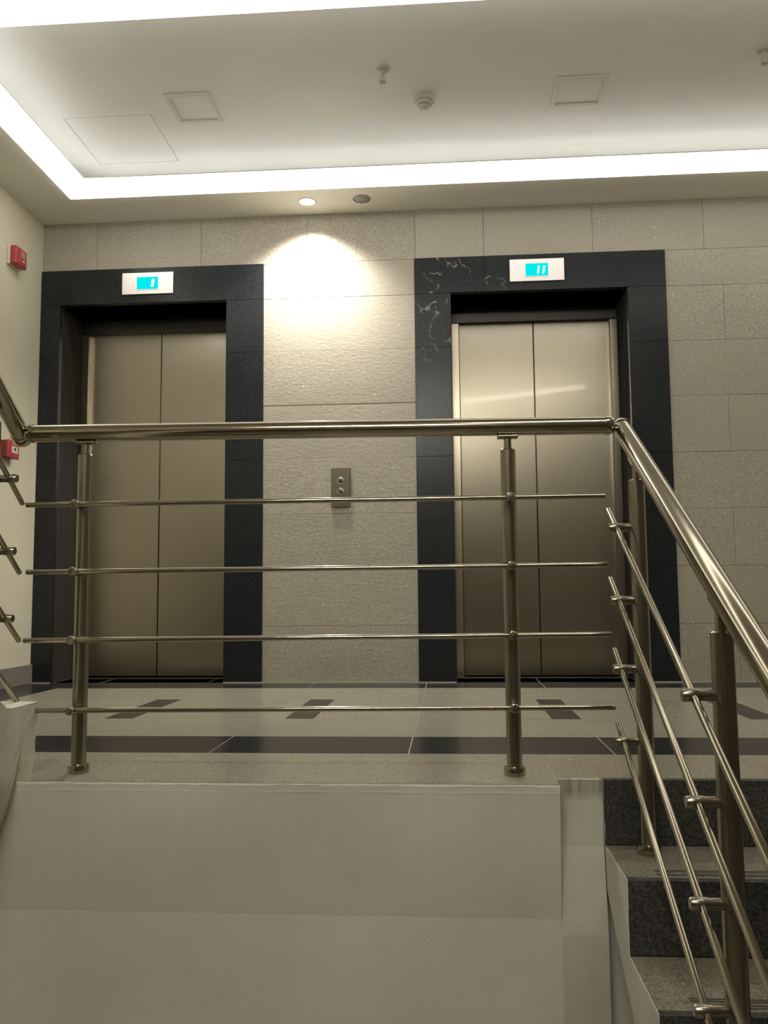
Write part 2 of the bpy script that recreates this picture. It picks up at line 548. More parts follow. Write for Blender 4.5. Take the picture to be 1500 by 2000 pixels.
def frow(x0, x1, cuts, y0, y1, mat, inlays=()):
    ed = [x0] + [c for c in sorted(cuts) if x0 + 0.02 < c < x1 - 0.02] + [x1]
    for a, b in zip(ed, ed[1:]):
        ftile(a, b, y0, y1, mat)
JX = [-0.226 + 0.59 * k for k in range(-5, 8)]
XB = -2.108                                   # inner edge of the dark border along the side wall
Y1, Y2, Y3 = -0.27, -1.805, -2.116
frow(XL, XR, JX, Y1, -0.012, 'floor_black')
for L in LIFTS:
    frow(L['o0'], L['o1'], JX, -0.012, 0.243, 'floor_black')
for y0, y1 in ((-0.865, Y1), (-1.455, -0.865), (Y2, -1.455)):
    frow(XL, XB, [], y0, y1, 'floor_black')
INL = [-1.365, -0.67, 0.322, 1.035, 1.745]
HW = 0.055
frow(XB, XR, JX, -0.76, Y1, 'floor_granite')
frow(XB, XR, JX, Y2, -1.385, 'floor_granite')
ed = [XB] + [v for c in INL for v in (c - HW, c + HW)] + [XR]
for i in range(0, len(ed), 2):
    frow(ed[i], ed[i + 1], JX, -1.385, -0.76, 'floor_granite')
for c in INL:
    ftile(c - HW, c + HW, -1.385, -0.76, 'inlay_brown')
frow(XL, XR, JX, Y3, Y2, 'floor_black')
frow(XL, 0.157, [-1.195], YEDGE, Y3, 'floor_granite')
frow(0.157, XR, [2.134], YSTAIR + 0.021, Y3, 'floor_granite')

# thin pale sealant line along the foot of the back wall
seal = root('trim_3', 'thin pale sealant line between the granite wall and the floor')
for a, b in ((XL, LIFTS[0]['o0']), (LIFTS[0]['o1'], LIFTS[1]['o0']), (LIFTS[1]['o1'], XR)):
    box('sealant', a + 0.002, b - 0.002, -0.018, -0.0125, 0.0, 0.006, 'grout_pale', seal)

# ---- side walls
bm = bmesh.new()
prism_bm(bm, [(0.3, -0.2), (0.3, 2.9), (YBACK - 0.2, 2.9), (YBACK - 0.2, -3.0), (YEDGE, -3.0), (YEDGE, -0.2)], 'x', XL - 0.2, XL)
struct(link('wall_left', bm, 'wall_paint'), 'cream painted side wall beside the elevator')
base_l = root('baseboard_left', 'grey stone skirting along the cream side wall')
yy = -0.013
while yy > -2.3:
    y0 = max(yy - 0.59, -2.44)
    box('skirting_piece', XL, XL + 0.013, y0 + 0.001, yy - 0.001, 0.0, 0.103, 'skirting_stone', base_l, 0.0015)
    yy = y0
box('wall_right', XR, XR + 0.2, YSTAIR, 0.3, -0.2, 2.9, 'wall_paint')
struct(bpy.data.objects['wall_right'], 'cream painted wall closing the lobby beyond the second elevator')
box('wall_front', XS1 + 0.2, XR + 0.2, YSTAIR - 0.2, YSTAIR, -0.2, 2.9, 'wall_paint')
struct(bpy.data.objects['wall_front'], 'cream painted wall between lobby and stairwell')
box('wall_stairwell', XS1, XS1 + 0.2, YBACK - 0.2, YSTAIR, -3.0, 2.9, 'dark_clad')
struct(bpy.data.objects['wall_stairwell'], 'dark stone clad wall beside the descending stairs')
box('wall_rear', XL - 0.2, XS1 + 0.2, YBACK - 0.2, YBACK, -3.0, 2.9, 'dark_clad')
struct(bpy.data.objects['wall_rear'], 'dark stone clad wall closing the stairwell')
box('floor', XL - 0.2, XS1 + 0.2, YBACK, YSTAIR, ZMID - 0.15, ZMID, 'tread_granite')
struct(bpy.data.objects['floor.001'], 'speckled stone floor of the half landing')

# ---- plastered wall under the landing edge, with the proud landing beam
bm = bmesh.new()
prism_bm(bm, [(-1.30, YSTAIR + 0.2), (-1.30, YSTAIR - 0.030), (0.1569, YSTAIR - 0.030), (0.1569, YSTAIR + 0.2)], 'z', -1.098, -0.103)
box_bm(bm, 0.35, 0.17, 0.79, (0.272 + 0.175, YSTAIR + 0.085 + 0.026, -0.30 - 0.395))
wl = struct(link('wall_landing', bm, 'plaster'), 'grey white plastered wall below the landing railing')
bm = bmesh.new()
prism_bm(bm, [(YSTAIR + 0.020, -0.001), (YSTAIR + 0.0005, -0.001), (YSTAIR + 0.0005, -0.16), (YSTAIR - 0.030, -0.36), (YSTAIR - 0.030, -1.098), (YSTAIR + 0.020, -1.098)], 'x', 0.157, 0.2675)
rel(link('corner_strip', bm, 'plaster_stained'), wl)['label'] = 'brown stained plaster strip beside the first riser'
bm = bmesh.new()
prism_bm(bm, [(YSTAIR - 0.029, -0.0225), (YEDGE - 0.0005, -0.0225), (YEDGE - 0.0005, -0.0015), (YEDGE - 0.002, -0.004), (YSTAIR - 0.0304, -0.322), (YSTAIR - 0.029, -0.323)], 'x', -1.30, 0.157)
bmesh.ops.subdivide_edges(bm, edges=[e for e in bm.edges if e.calc_length() > 0.5], cuts=70)
for v in bm.verts:
    if -0.013 < v.co.z < -0.001 and v.co.y < YEDGE - 0.001:
        v.co.z += random.uniform(-0.003, 0.001)
        v.co.y += random.uniform(-0.0004, 0.0004)
beam = rel(link('landing_beam', bm, 'plaster'), wl)
beam['label'] = 'plastered beam edge under the landing'

# ---- ceiling with slot for the light ring and openings
CO = (-2.083, 2.75, -1.905, -0.312)   # ring outer x0 x1 y0 y1
CI = (-1.936, 2.60, -1.728, -0.488)   # ring inner
HP = HC + 0.15                         # middle panel, raised so the added tapes can wash it
KP = 1 + 0.15 / 2.125
def up(x, y):
    """point measured on the soffit plane carried to the raised panel along the line of sight"""
    return (-0.1014 + (x + 0.1014) * KP, -4.74 + (y + 4.74) * KP)
def upr(x0, x1, y0, y1):
    (a, c), (b, d) = up(x0, y0), up(x1, y1)
    return (a, b, c, d)
HATCH = upr(-1.78, -1.383, -1.09, -0.665)
SQ = [upr(-1.28, -1.08, -1.235, -1.005), upr(0.368, 0.590, -1.219, -0.994)]
def inr(x, y, r):
    return r[0] < x < r[1] and r[2] < y < r[3]
TRAY = (CO[0] - 0.22, CO[1] + 0.22, CO[2] - 0.05, CO[3] + 0.24)
bm = bmesh.new()
holed_plate_bm(bm, [XL - 0.2, CO[0], CO[1], XR + 0.2], [YBACK - 0.2, CO[2], CO[3], 0.3], lambda x, y: inr(x, y, CO), HC, HC + 0.03)
ceiling = struct(link('ceiling', bm, 'ceiling_paint'), 'off white ceiling with raised middle panel inside a light ring')
xs = sorted({TRAY[0] - 0.05, TRAY[1] + 0.05, HATCH[0], HATCH[1], *(q[i] for q in SQ for i in (0, 1))})
ys = sorted({TRAY[2] - 0.05, TRAY[3] + 0.05, HATCH[2], HATCH[3], *(q[i] for q in SQ for i in (2, 3))})
bm = bmesh.new()
holed_plate_bm(bm, xs, ys, lambda x, y: inr(x, y, HATCH) or any(inr(x, y, q) for q in SQ), HP, HP + 0.04)
link('raised_panel', bm, 'ceiling_paint', ceiling)
bm = bmesh.new()
holed_plate_bm(bm, [TRAY[0] - 0.05, TRAY[0], TRAY[1], TRAY[1] + 0.05], [TRAY[2] - 0.05, TRAY[2], TRAY[3], TRAY[3] + 0.05], lambda x, y: inr(x, y, TRAY), HC + 0.03, HP)
link('upstand', bm, 'ceiling_paint', ceiling)
box('ceiling_deck', XL - 0.2, XR + 0.2, YBACK - 0.2, 0.3, HP + 0.04, HP + 0.1, 'ceiling_paint', ceiling)

# ================================================================== CEILING THINGS
cove = thing('cove_light', 'bright white linear light ring recessed around the ceiling', 'light', (0.3, -1.1, HC))
def diffuser(side):
    """softly bulging opal strip, mitred at the corners of the ring"""
    n = 8
    g = 0.001
    prof = [(i / n, HC - 0.004 - 0.024 * math.sin(math.pi * i / n)) for i in range(n + 1)]
    prof = [(0.0, HC + 0.02)] + prof + [(1.0, HC + 0.02)]
    A, B = [], []
    bm = bmesh.new()
    for t, z in prof:
        x0 = CI[0] - g + (CO[0] - CI[0] + 2 * g) * t
        x1 = CI[1] + g + (CO[1] - CI[1] - 2 * g) * t
        y0 = CI[2] - g + (CO[2] - CI[2] + 2 * g) * t
        y1 = CI[3] + g + (CO[3] - CI[3] - 2 * g) * t
        p, q = {'far': ((x0, y1), (x1, y1)), 'near': ((x0, y0), (x1, y0)), 'left': ((x0, y0), (x0, y1)), 'right': ((x1, y0), (x1, y1))}[side]
        A.append(bm.verts.new((p[0], p[1], z)))
        B.append(bm.verts.new((q[0], q[1], z)))
    m = len(prof)
    for i in range(m):
        j = (i + 1) % m
        bm.faces.new((A[i], A[j], B[j], B[i]))
    bm.faces.new(A); bm.faces.new(list(reversed(B)))
    return rel(link('diffuser', bm, 'cove_diffuser'), cove)
for side in ('far', 'near', 'left', 'right'):
    diffuser(side)
# carrier frame of the ring, and unseen glowing tapes added to brighten the panel
bm = bmesh.new()
holed_plate_bm(bm, [CO[0] + 0.001, CI[0] - 0.001, CI[1] + 0.001, CO[1] - 0.001], [CO[2] + 0.001, CI[2] - 0.001, CI[3] + 0.001, CO[3] - 0.001], lambda x, y: inr(x, y, CI), HC + 0.0205, HC + 0.026)
rel(link('carrier_frame', bm, 'white_metal'), cove)
for x0, x1, y0, y1 in ((CO[0] + 0.08, CO[1] - 0.08, CI[3] + 0.13, CI[3] + 0.135), (CO[0] + 0.08, CO[1] - 0.08, CI[2] - 0.035, CI[2] - 0.03),
                       (CI[0] - 0.075, CI[0] - 0.07, CI[2] - 0.028, CI[3] + 0.084), (CI[1] + 0.07, CI[1] + 0.075, CI[2] - 0.028, CI[3] + 0.084)):
    rel(box('fill_tape', x0, x1, y0, y1, HC + 0.0262, HC + 0.040, 'fill_tape'), cove)

def downlight(x, y, lit, label):
    t = thing('recessed_downlight', label, 'light', (x, y, HC))
    bm = bmesh.new()
    lathe_bm(bm, [(0.041, 0.0), (0.048, 0.0), (0.0485, -0.003), (0.046, -0.005), (0.0425, -0.005), (0.041, -0.003), (0.041, 0.0)], axis=(0, 0, 1))
    link('trim_ring', bm, 'white_metal' if lit else 'dead_lens', t, smooth=True)
    bm = bmesh.new()
    lathe_bm(bm, [(0.0005, -0.007), (0.022, -0.0066), (0.036, -0.005), (0.0408, -0.002), (0.0408, -0.0005), (0.0005, -0.0005)])
    link('lens', bm, 'lamp_lens' if lit else 'dead_lens', t, smooth=True)
    if lit:
        ld = bpy.data.lights.new('downlight_beam', 'SPOT')
        ld.energy = SPOT_POWER
        ld.color = SPOT_COLOR
        ld.spot_size = math.radians(128)
        ld.spot_blend = 1.0
        ld.shadow_soft_size = 0.03
        lo = bpy.data.objects.new('downlight_beam', ld)
        COL.objects.link(lo)
        lo.parent = t
        lo.location = (0, 0, -0.035)
    return t
downlight(-0.833, -0.169, True, 'small lit recessed downlight making a bright pool on the granite wall')
downlight(-0.538, -0.174, False, 'small unlit recessed downlight beside the lit one')

def hatch():
    x0, x1, y0, y1 = HATCH
    t = thing('access_hatch', 'large square flush access hatch outlined by a thin gap in the ceiling', 'hatch', ((x0 + x1) / 2, (y0 + y1) / 2, HP))
    rel(box('hatch_panel', x0 + 0.003, x1 - 0.003, y0 + 0.0035, y1 - 0.002, HP + 0.0005, HP + 0.02, 'hatch_paint'), t)
    rel(box('gap_backing', x0, x1, y0, y1, HP + 0.02, HP + 0.03, 'seam_dark'), t)
hatch()

def square_panel(r, label, rim):
    x0, x1, y0, y1 = r
    t = thing('ceiling_panel', label, 'ceiling panel', ((x0 + x1) / 2, (y0 + y1) / 2, HP))
    f = 0.020
    bm = bmesh.new()
    holed_plate_bm(bm, [x0 + 0.001, x0 + f, x1 - f, x1 - 0.001], [y0 + 0.001, y0 + f, y1 - f, y1 - 0.001], lambda a, b: x0 + f < a < x1 - f and y0 + f < b < y1 - f, HP - rim, HP + 0.02)
    rel(link('rim', bm, 'frame_paint'), t)
    rel(box('panel', x0 + f + 0.001, x1 - f - 0.001, y0 + f + 0.001, y1 - f - 0.001, HP - rim + 0.005, HP + 0.02, 'hatch_paint'), t)
    rel(box('gap_backing', x0, x1, y0, y1, HP + 0.02, HP + 0.03, 'seam_dark'), t)
square_panel(SQ[0], 'small square ceiling panel with raised rim near the access hatch', 0.005)
square_panel(SQ[1], 'small square ceiling panel with thin rim above the elevator showing 11', 0.003)

def sprinkler(x, y, label):
    t = thing('fire_sprinkler', label, 'sprinkler', (x, y, HP), None)
    bm = bmesh.new()
    lathe_bm(bm, [(0.008, 0.0), (0.030, 0.0), (0.028, -0.006), (0.012, -0.010), (0.008, -0.010)])
    link('escutcheon', bm, 'grey_plastic', t, smooth=True)
    bm = bmesh.new()
    lathe_bm(bm, [(0.008, -0.008), (0.008, -0.028), (0.005, -0.032), (0.003, -0.046)])
    link('body', bm, 'grey_plastic', t, smooth=True)
    for s in (-1, 1):
        bm = bmesh.new()
        sweep_bm(bm, [(s * 0.007, 0, -0.026), (s * 0.013, 0, -0.036), (s * 0.011, 0, -0.050), (0, 0, -0.058)], 0.002, 8)
        link('frame_arm', bm, 'grey_plastic', t, smooth=True)
    bm = bmesh.new()
    lathe_bm(bm, [(0.0005, -0.058), (0.015, -0.058), (0.015, -0.0605), (0.0005, -0.0605)])
    link('deflector', bm, 'grey_plastic', t, smooth=True)
sprinkler(*up(-0.338, -1.337), 'grey pendant fire sprinkler near the round smoke detector')
sprinkler(*up(1.165, -1.333), 'grey pendant fire sprinkler on its own past the thin rimmed square panel')

def detector(x, y):
    t = thing('smoke_detector', 'round off white smoke detector on the ceiling', 'smoke detector', (x, y, HP))
    bm = bmesh.new()
    lathe_bm(bm, [(0.0005, 0.0), (0.050, 0.0), (0.050, -0.010), (0.046, -0.014), (0.0005, -0.014)])
    link('base', bm, 'detector_white', t, smooth=True)
    bm = bmesh.new()
    lathe_bm(bm, [(0.038, -0.014), (0.040, -0.020), (0.036, -0.028), (0.030, -0.030), (0.0005, -0.030)])
    link('body', bm, 'detector_white', t, smooth=True)
    bm = bmesh.new()
    lathe_bm(bm, [(0.0005, -0.030), (0.026, -0.030), (0.026, -0.036), (0.0005, -0.036)])
    link('vent_ring', bm, 'grey_plastic', t, smooth=True)
    bm = bmesh.new()
    lathe_bm(bm, [(0.0005, -0.036), (0.027, -0.036), (0.024, -0.044), (0.012, -0.048), (0.0005, -0.0485)])
    link('cap', bm, 'detector_white', t, smooth=True)
detector(*up(-0.177, -1.10))

def batten(p, q, mat, label):
    """twin tube fitting; only the one over the stairs is mirrored in the elevator door"""
    p, q = Vector((p[0], p[1], HC - 0.001)), Vector((q[0], q[1], HC - 0.001))
    c = (p + q) / 2
    t = thing('batten_light', label, 'light', c)
    d = (q - p).normalized()
    ang = math.atan2(d.y, d.x)
    L = (q - p).length
    R = Matrix.Rotation(ang, 4, 'Z')
    bm = bmesh.new()
    box_bm(bm, L, 0.10, 0.04, (0, 0, -0.02), bevel=0.006)
    bmesh.ops.transform(bm, matrix=R, verts=bm.verts)
    link('housing', bm, 'white_metal', t)
    for s in (-1, 1):
        bm = bmesh.new()
        tube_bm(bm, (-L / 2 + 0.02, s * 0.03, -0.060), (L / 2 - 0.02, s * 0.03, -0.060), 0.013, 12)
        bmesh.ops.transform(bm, matrix=R, verts=bm.verts)
        link('tube', bm, mat, t, smooth=True)
        for e in (-1, 1):
            bm = bmesh.new()
            box_bm(bm, 0.018, 0.03, 0.04, (e * (L / 2 - 0.011), s * 0.03, -0.058), bevel=0.003)
            bmesh.ops.transform(bm, matrix=R, verts=bm.verts)
            link('lamp_holder', bm, 'white_metal', t)
batten((0.03, -4.02), (1.30, -3.42), 'tube', 'twin tube batten light on the ceiling over the descending stairs')
batten((-1.15, -5.3), (-0.05, -5.3), 'tube_fill', 'unseen twin tube batten light added over the half landing to light the plaster')  # assumed fitting, added to light the plaster wall below the railing

# ================================================================== ELEVATOR FITTINGS
def display(xc, zc, digits, label):
    wd, ht = 0.292, 0.124
    yb = -0.012
    t = thing('elevator_display', label, 'elevator display', (xc, yb, zc), None)
    bm = bmesh.new()
    box_bm(bm, wd, 0.010, ht, (0, -0.005, 0), bevel=0.0015)
    link('faceplate', bm, 'display_face', t)
    sx, sw, sh = 0.0, 0.122, 0.070
    bm = bmesh.new()
    holed_plate_bm(bm, [-sw / 2 - 0.003, -sw / 2, sw / 2, sw / 2 + 0.003], [0.0 - sh / 2 - 0.003, 0.0 - sh / 2, 0.0 + sh / 2, 0.0 + sh / 2 + 0.003], lambda a, b: abs(a) < sw / 2 and abs(b) < sh / 2, -0.0125, -0.010, 'xz')
    link('screen_bezel', bm, 'display_face', t)
    bm = bmesh.new()
    box_bm(bm, sw, 0.0015, sh, (0, -0.01075, 0.0))
    scr = link('screen', bm, 'lcd', t)
    for dx, segw in digits:
        bm = bmesh.new()
        h = 0.046
        sl = 0.007
        for k in (0, 1):
            z0 = 0.0 - h / 2 + k * (h / 2) + 0.0012
            z1 = 0.0 - h / 2 + (k + 1) * (h / 2) - 0.0012
            f0 = z0 / h * sl
            f1 = z1 / h * sl
            prism_bm(bm, [(dx - segw + f0, z0), (dx + segw + f0, z0), (dx + segw + f1, z1), (dx - segw + f1, z1)], 'y', -0.0122, -0.0114)
        link('digit', bm, 'lcd_digit', scr)
display(-1.757, 2.2085, [(0.030, 0.0075)], 'steel floor display with pale cyan screen above the elevator beside the painted wall')
display(0.399, 2.2085, [(0.008, 0.0043), (0.037, 0.0043)], 'steel floor display with cyan screen reading 11')

def call_panel():
    t = thing('call_button_panel', 'narrow steel call plate with two round buttons between the elevators', 'call buttons', (-0.676, -0.001, 1.04))
    bm = bmesh.new()
    box_bm(bm, 0.103, 0.012, 0.212, (0, -0.006, 0), bevel=0.002)
    link('faceplate', bm, 'plate_steel', t)
    for z in (0.036, -0.022):
        bm = bmesh.new()
        lathe_bm(bm, [(0.0145, 0.0), (0.0185, 0.0), (0.0185, 0.004), (0.0165, 0.006), (0.0145, 0.004)], origin=(0, -0.012, z), axis=(0, -1, 0))
        bt = link('button', bm, 'button_chrome', t, smooth=True)
        bm = bmesh.new()
        lathe_bm(bm, [(0.0005, 0.0), (0.0135, 0.0), (0.0135, 0.004), (0.010, 0.0065), (0.0005, 0.0075)], origin=(0, -0.012, z), axis=(0, -1, 0))
        link('button_cap', bm, 'plate_steel', bt, smooth=True)
call_panel()

# ================================================================== FIRE ALARM DEVICES on the side wall
def sounder():
    yc, zc = -0.345, 2.25
    t = thing('fire_alarm_sounder', 'square red fire alarm sounder high on the cream side wall', 'fire alarm', (XL, yc, zc))
    bm = bmesh.new()
    box_bm(bm, 0.016, 0.125, 0.105, (0.008, -0.003, 0), bevel=0.004)
    link('back_box', bm, 'white_label', t)
    bm = bmesh.new()
    box_bm(bm, 0.034, 0.118, 0.098, (0.033, 0.0, 0), bevel=0.008, seg=3)
    link('body', bm, 'red_plastic', t, smooth=True)
    bm = bmesh.new()
    for k in range(3):
        box_bm(bm, 0.004, 0.045, 0.005, (0.0505, 0.014, 0.004 + 0.012 * k), bevel=0.0012)
    link('grille', bm, 'white_label', t)
    bm = bmesh.new()
    box_bm(bm, 0.003, 0.018, 0.010, (0.051, 0.020, -0.016), bevel=0.001)
    link('marking', bm, 'white_label', t)
sounder()

def call_point():
    yc, zc = -0.356, 1.224
    t = thing('fire_call_point', 'red manual fire call point with pale centre plate and dark dot', 'fire call point', (XL, yc, zc))
    bm = bmesh.new()
    box_bm(bm, 0.034, 0.108, 0.088, (0.017, 0, 0), bevel=0.004)
    link('housing', bm, 'red_dark', t)
    bm = bmesh.new()
    box_bm(bm, 0.012, 0.114, 0.092, (0.040, 0, 0), bevel=0.005, seg=3)
    link('cover', bm, 'red_plastic', t, smooth=True)
    bm = bmesh.new()
    box_bm(bm, 0.003, 0.062, 0.036, (0.0468, 0.006, -0.002), bevel=0.001)
    g = link('press_plate', bm, 'white_label', t)
    bm = bmesh.new()
    lathe_bm(bm, [(0.0005, 0.0), (0.0085, 0.0), (0.0085, 0.0015), (0.0005, 0.0015)], origin=(0.0483, 0.006, 0.001), axis=(1, 0, 0), seg=20)
    link('dot', bm, 'black_plastic', g)
    bm = bmesh.new()
    box_bm(bm, 0.002, 0.040, 0.006, (0.0465, 0.006, 0.030))
    link('lettering_strip', bm, 'white_label', t)
call_point()

# ================================================================== STAIRS
def descending_stairs():
    t = thing('staircase', 'descending stairs with dark speckled risers and grooved lighter treads', 'stairs', (XS0, YSTAIR, 0))
    n = 7
    poly = [(YSTAIR + 0.10, -0.023)]
    # waist slab with stepped top, plastered side
    poly = []
    for k in range(n):
        y = YSTAIR - GOING * k
        poly.append((y + 0.022, -RISE * k - (0.03 if k else 0.022)))
        poly.append((y + 0.022, -RISE * (k + 1) - 0.03))
    ye = YSTAIR - GOING * (n - 1) + 0.022
    poly.append((ye, -RISE * n - 0.03))
    def zb(y):
        return -0.273 + 0.586 * (y + 2.488)
    poly.append((ye, zb(ye)))
    poly.append((YSTAIR + 0.022, zb(YSTAIR + 0.022)))
    bm = bmesh.new()
    prism_bm(bm, poly, 'x', XS0, XS1 - 0.004)
    rel(link('waist_slab', bm, 'plaster'), t)
    rr = random.Random(5)
    prof = []
    for k in range(n):
        y = YSTAIR - GOING * k
        zt, zl = -RISE * k - 0.002, -RISE * (k + 1) - 0.001
        for j in range(9):
            prof.append((y + rr.uniform(-0.001, 0.004 if k else 0.012), zt + (zl - zt) * j / 8))
        for j in range(1, 7):
            prof.append((y - (GOING - 0.012) * j / 6, zl + rr.uniform(-0.001, 0.001)))
    prof = [q for q in prof if q[0] >= ye + 0.001]
    prof += [(ye, -RISE * n), (ye, zb(ye) - 0.0005), (YSTAIR + 0.012, zb(YSTAIR + 0.012) - 0.0005), (YSTAIR + 0.012, -0.023)]
    bm = bmesh.new()
    prism_bm(bm, prof, 'x', XS0 - 0.0018, XS0 - 0.0003)
    rel(link('side_plaster', bm, 'plaster'), t)
    for k in range(n):
        y = YSTAIR - GOING * k
        z = -RISE * (k + 1)
        rel(box('riser', XS0, XS1 - 0.004, y, y + 0.0208, z, -RISE * k - 0.0008, 'riser_granite', None, 0.001), t)
        if k == n - 1:
            break
        y1 = y - GOING
        tr = rel(box('tread', XS0, XS1 - 0.004, y1 + 0.0212, y - 0.0003, z - 0.022, z - 0.0005, 'tread_granite', None, 0.001), t)
        for dy in (0.032, 0.042, 0.058, 0.068):
            gr = box('groove_strip', XS0 + 0.07, XS1 - 0.05, y1 + dy, y1 + dy + 0.004, z - 0.002, z + 0.0004, 'groove_dark')
            gr.parent = tr
            gr.location = Vector(gr.location) - Vector(tr.location) - Vector(t.location)
descending_stairs()

def ascending_stairs():
    x1 = -1.205
    t = thing('staircase', 'ascending stairs with rough plastered side kerb beside the cream wall', 'stairs', (x1, -2.44, 0))
    n = 7
    y0 = -2.46
    xa = XL + 0.001
    # waist slab
    poly = []
    for k in range(n):
        y = y0 - GOING * k
        poly.append((y - 0.022, max(0.0, RISE * k - 0.023) if k else -0.022))
        poly.append((y - 0.022, RISE * (k + 1) - 0.023))
    ye = YBACK + 0.03
    poly.append((ye, RISE * n - 0.023))
    poly.append((ye, RISE * n - 0.2))
    poly.append((y0 - GOING * (n - 1) - 0.1, RISE * n - 0.2))
    poly.append((YEDGE - 0.01, -0.20))
    poly.append((y0 - 0.022, -0.20))
    bm = bmesh.new()
    prism_bm(bm, poly, 'x', xa, x1 - 0.11)
    rel(link('waist_slab', bm, 'plaster'), t)
    for k in range(n):
        y = y0 - GOING * k
        z = RISE * (k + 1)
        rel(box('riser', xa, x1 - 0.11, y - 0.021, y, RISE * k + 0.0005, z - 0.0225, 'riser_granite', None, 0.001), t)
        yb = y - GOING if k < n - 1 else YBACK + 0.051
        rel(box('tread', xa, x1 - 0.11, yb - 0.02, y + 0.006, z - 0.022, z, 'tread_granite', None, 0.002), t)
    # rough plaster kerb, face leaning out towards the top
    bm = bmesh.new()
    zt = 0.188
    poly_f = [(-0.004, -1.05), (-0.004, zt)]
    ny, nz = 40, 22
    yA, yB = -2.452, -4.05
    def xface(z):
        return -1.187 + (0.055 if z > 0 else 0.34) * z if z < 0 else -1.187 + 0.07 * z
    ysamp = [yA - (yA - yB) * (i / ny) ** 1.6 for i in range(ny + 1)]
    grid = []
    rnd = random.Random(3)
    for i, y in enumerate(ysamp):
        rise = max(0.0, (-2.62 - y)) * 0.586
        rowv = []
        zl = -0.26 + rise * 0.98 if y < YEDGE else -0.0
        for j in range(nz + 1):
            z = zl + (zt + rise - zl) * j / nz
            x = xface(z - rise if rise else z)
            if i == 0:
                x -= rnd.uniform(0.0, 0.010)
            x += rnd.uniform(-0.0012, 0.0012)
            yj = y + (rnd.uniform(-0.006, 0.008) if i == 0 else 0)
            rowv.append(bm.verts.new((x, yj, z)))
        grid.append(rowv)
    for i in range(ny):
        for j in range(nz):
            bm.faces.new((grid[i][j], grid[i + 1][j], grid[i + 1][j + 1], grid[i][j + 1]))
    back = []
    for i, y in enumerate(ysamp):
        a = grid[i][0].co; b = grid[i][nz].co
        back.append((bm.verts.new((-1.31, b.y, a.z)), bm.verts.new((-1.31, b.y, b.z))))
    for i in range(ny):
        bm.faces.new((grid[i][nz], grid[i + 1][nz], back[i + 1][1], back[i][1]))
        bm.faces.new((grid[i][0], back[i][0], back[i + 1][0], grid[i + 1][0]))
        bm.faces.new((back[i][0], back[i][1], back[i + 1][1], back[i + 1][0]))
    bm.faces.new([v for v in grid[0]] + [back[0][1], back[0][0]])
    bm.faces.new([v for v in reversed(grid[ny])] + [back[ny][0], back[ny][1]])
    k = rel(link('side_kerb', bm, 'plaster_rough', smooth=True), t)
    k['label'] = 'rough plastered kerb with chipped end'
ascending_stairs()

# ================================================================== RAILINGS
RH, RP, RB = 0.0235, 0.0195, 0.0068     # handrail, post, bar radii

def base_flange(post, x, y, z, pl):
    bm = bmesh.new()
    lathe_bm(bm, [(RP + 0.0004, 0.0), (0.027, 0.0), (0.0275, 0.014), (0.0255, 0.021), (RP + 0.0004, 0.023)], origin=(x - pl[0], y - pl[1], z - pl[2]))
    return link('base_flange', bm, 'rail_polished', post, smooth=True)

def make_post(t, x, y, z0, z1, ztop, slope_dir=None):
    """post tube with flange foot, thin neck and saddle under the handrail"""
    T = Vector(t.location)
    bm = bmesh.new()
    lathe_bm(bm, [(0.0005, z0 - T.z), (RP, z0 - T.z), (RP, z1 - T.z - 0.003), (RP - 0.003, z1 - T.z), (0.0005, z1 - T.z)], origin=(x - T.x, y - T.y, 0))
    po = link('post', bm, 'rail_steel', t, smooth=True)
    base_flange(po, x, y, z0, T)
    bm = bmesh.new()
    tube_bm(bm, Vector((x, y, z1 - 0.004)) - T, Vector((x, y, ztop)) - T, 0.0098, 16)
    link('neck', bm, 'rail_steel', po, smooth=True)
    return po

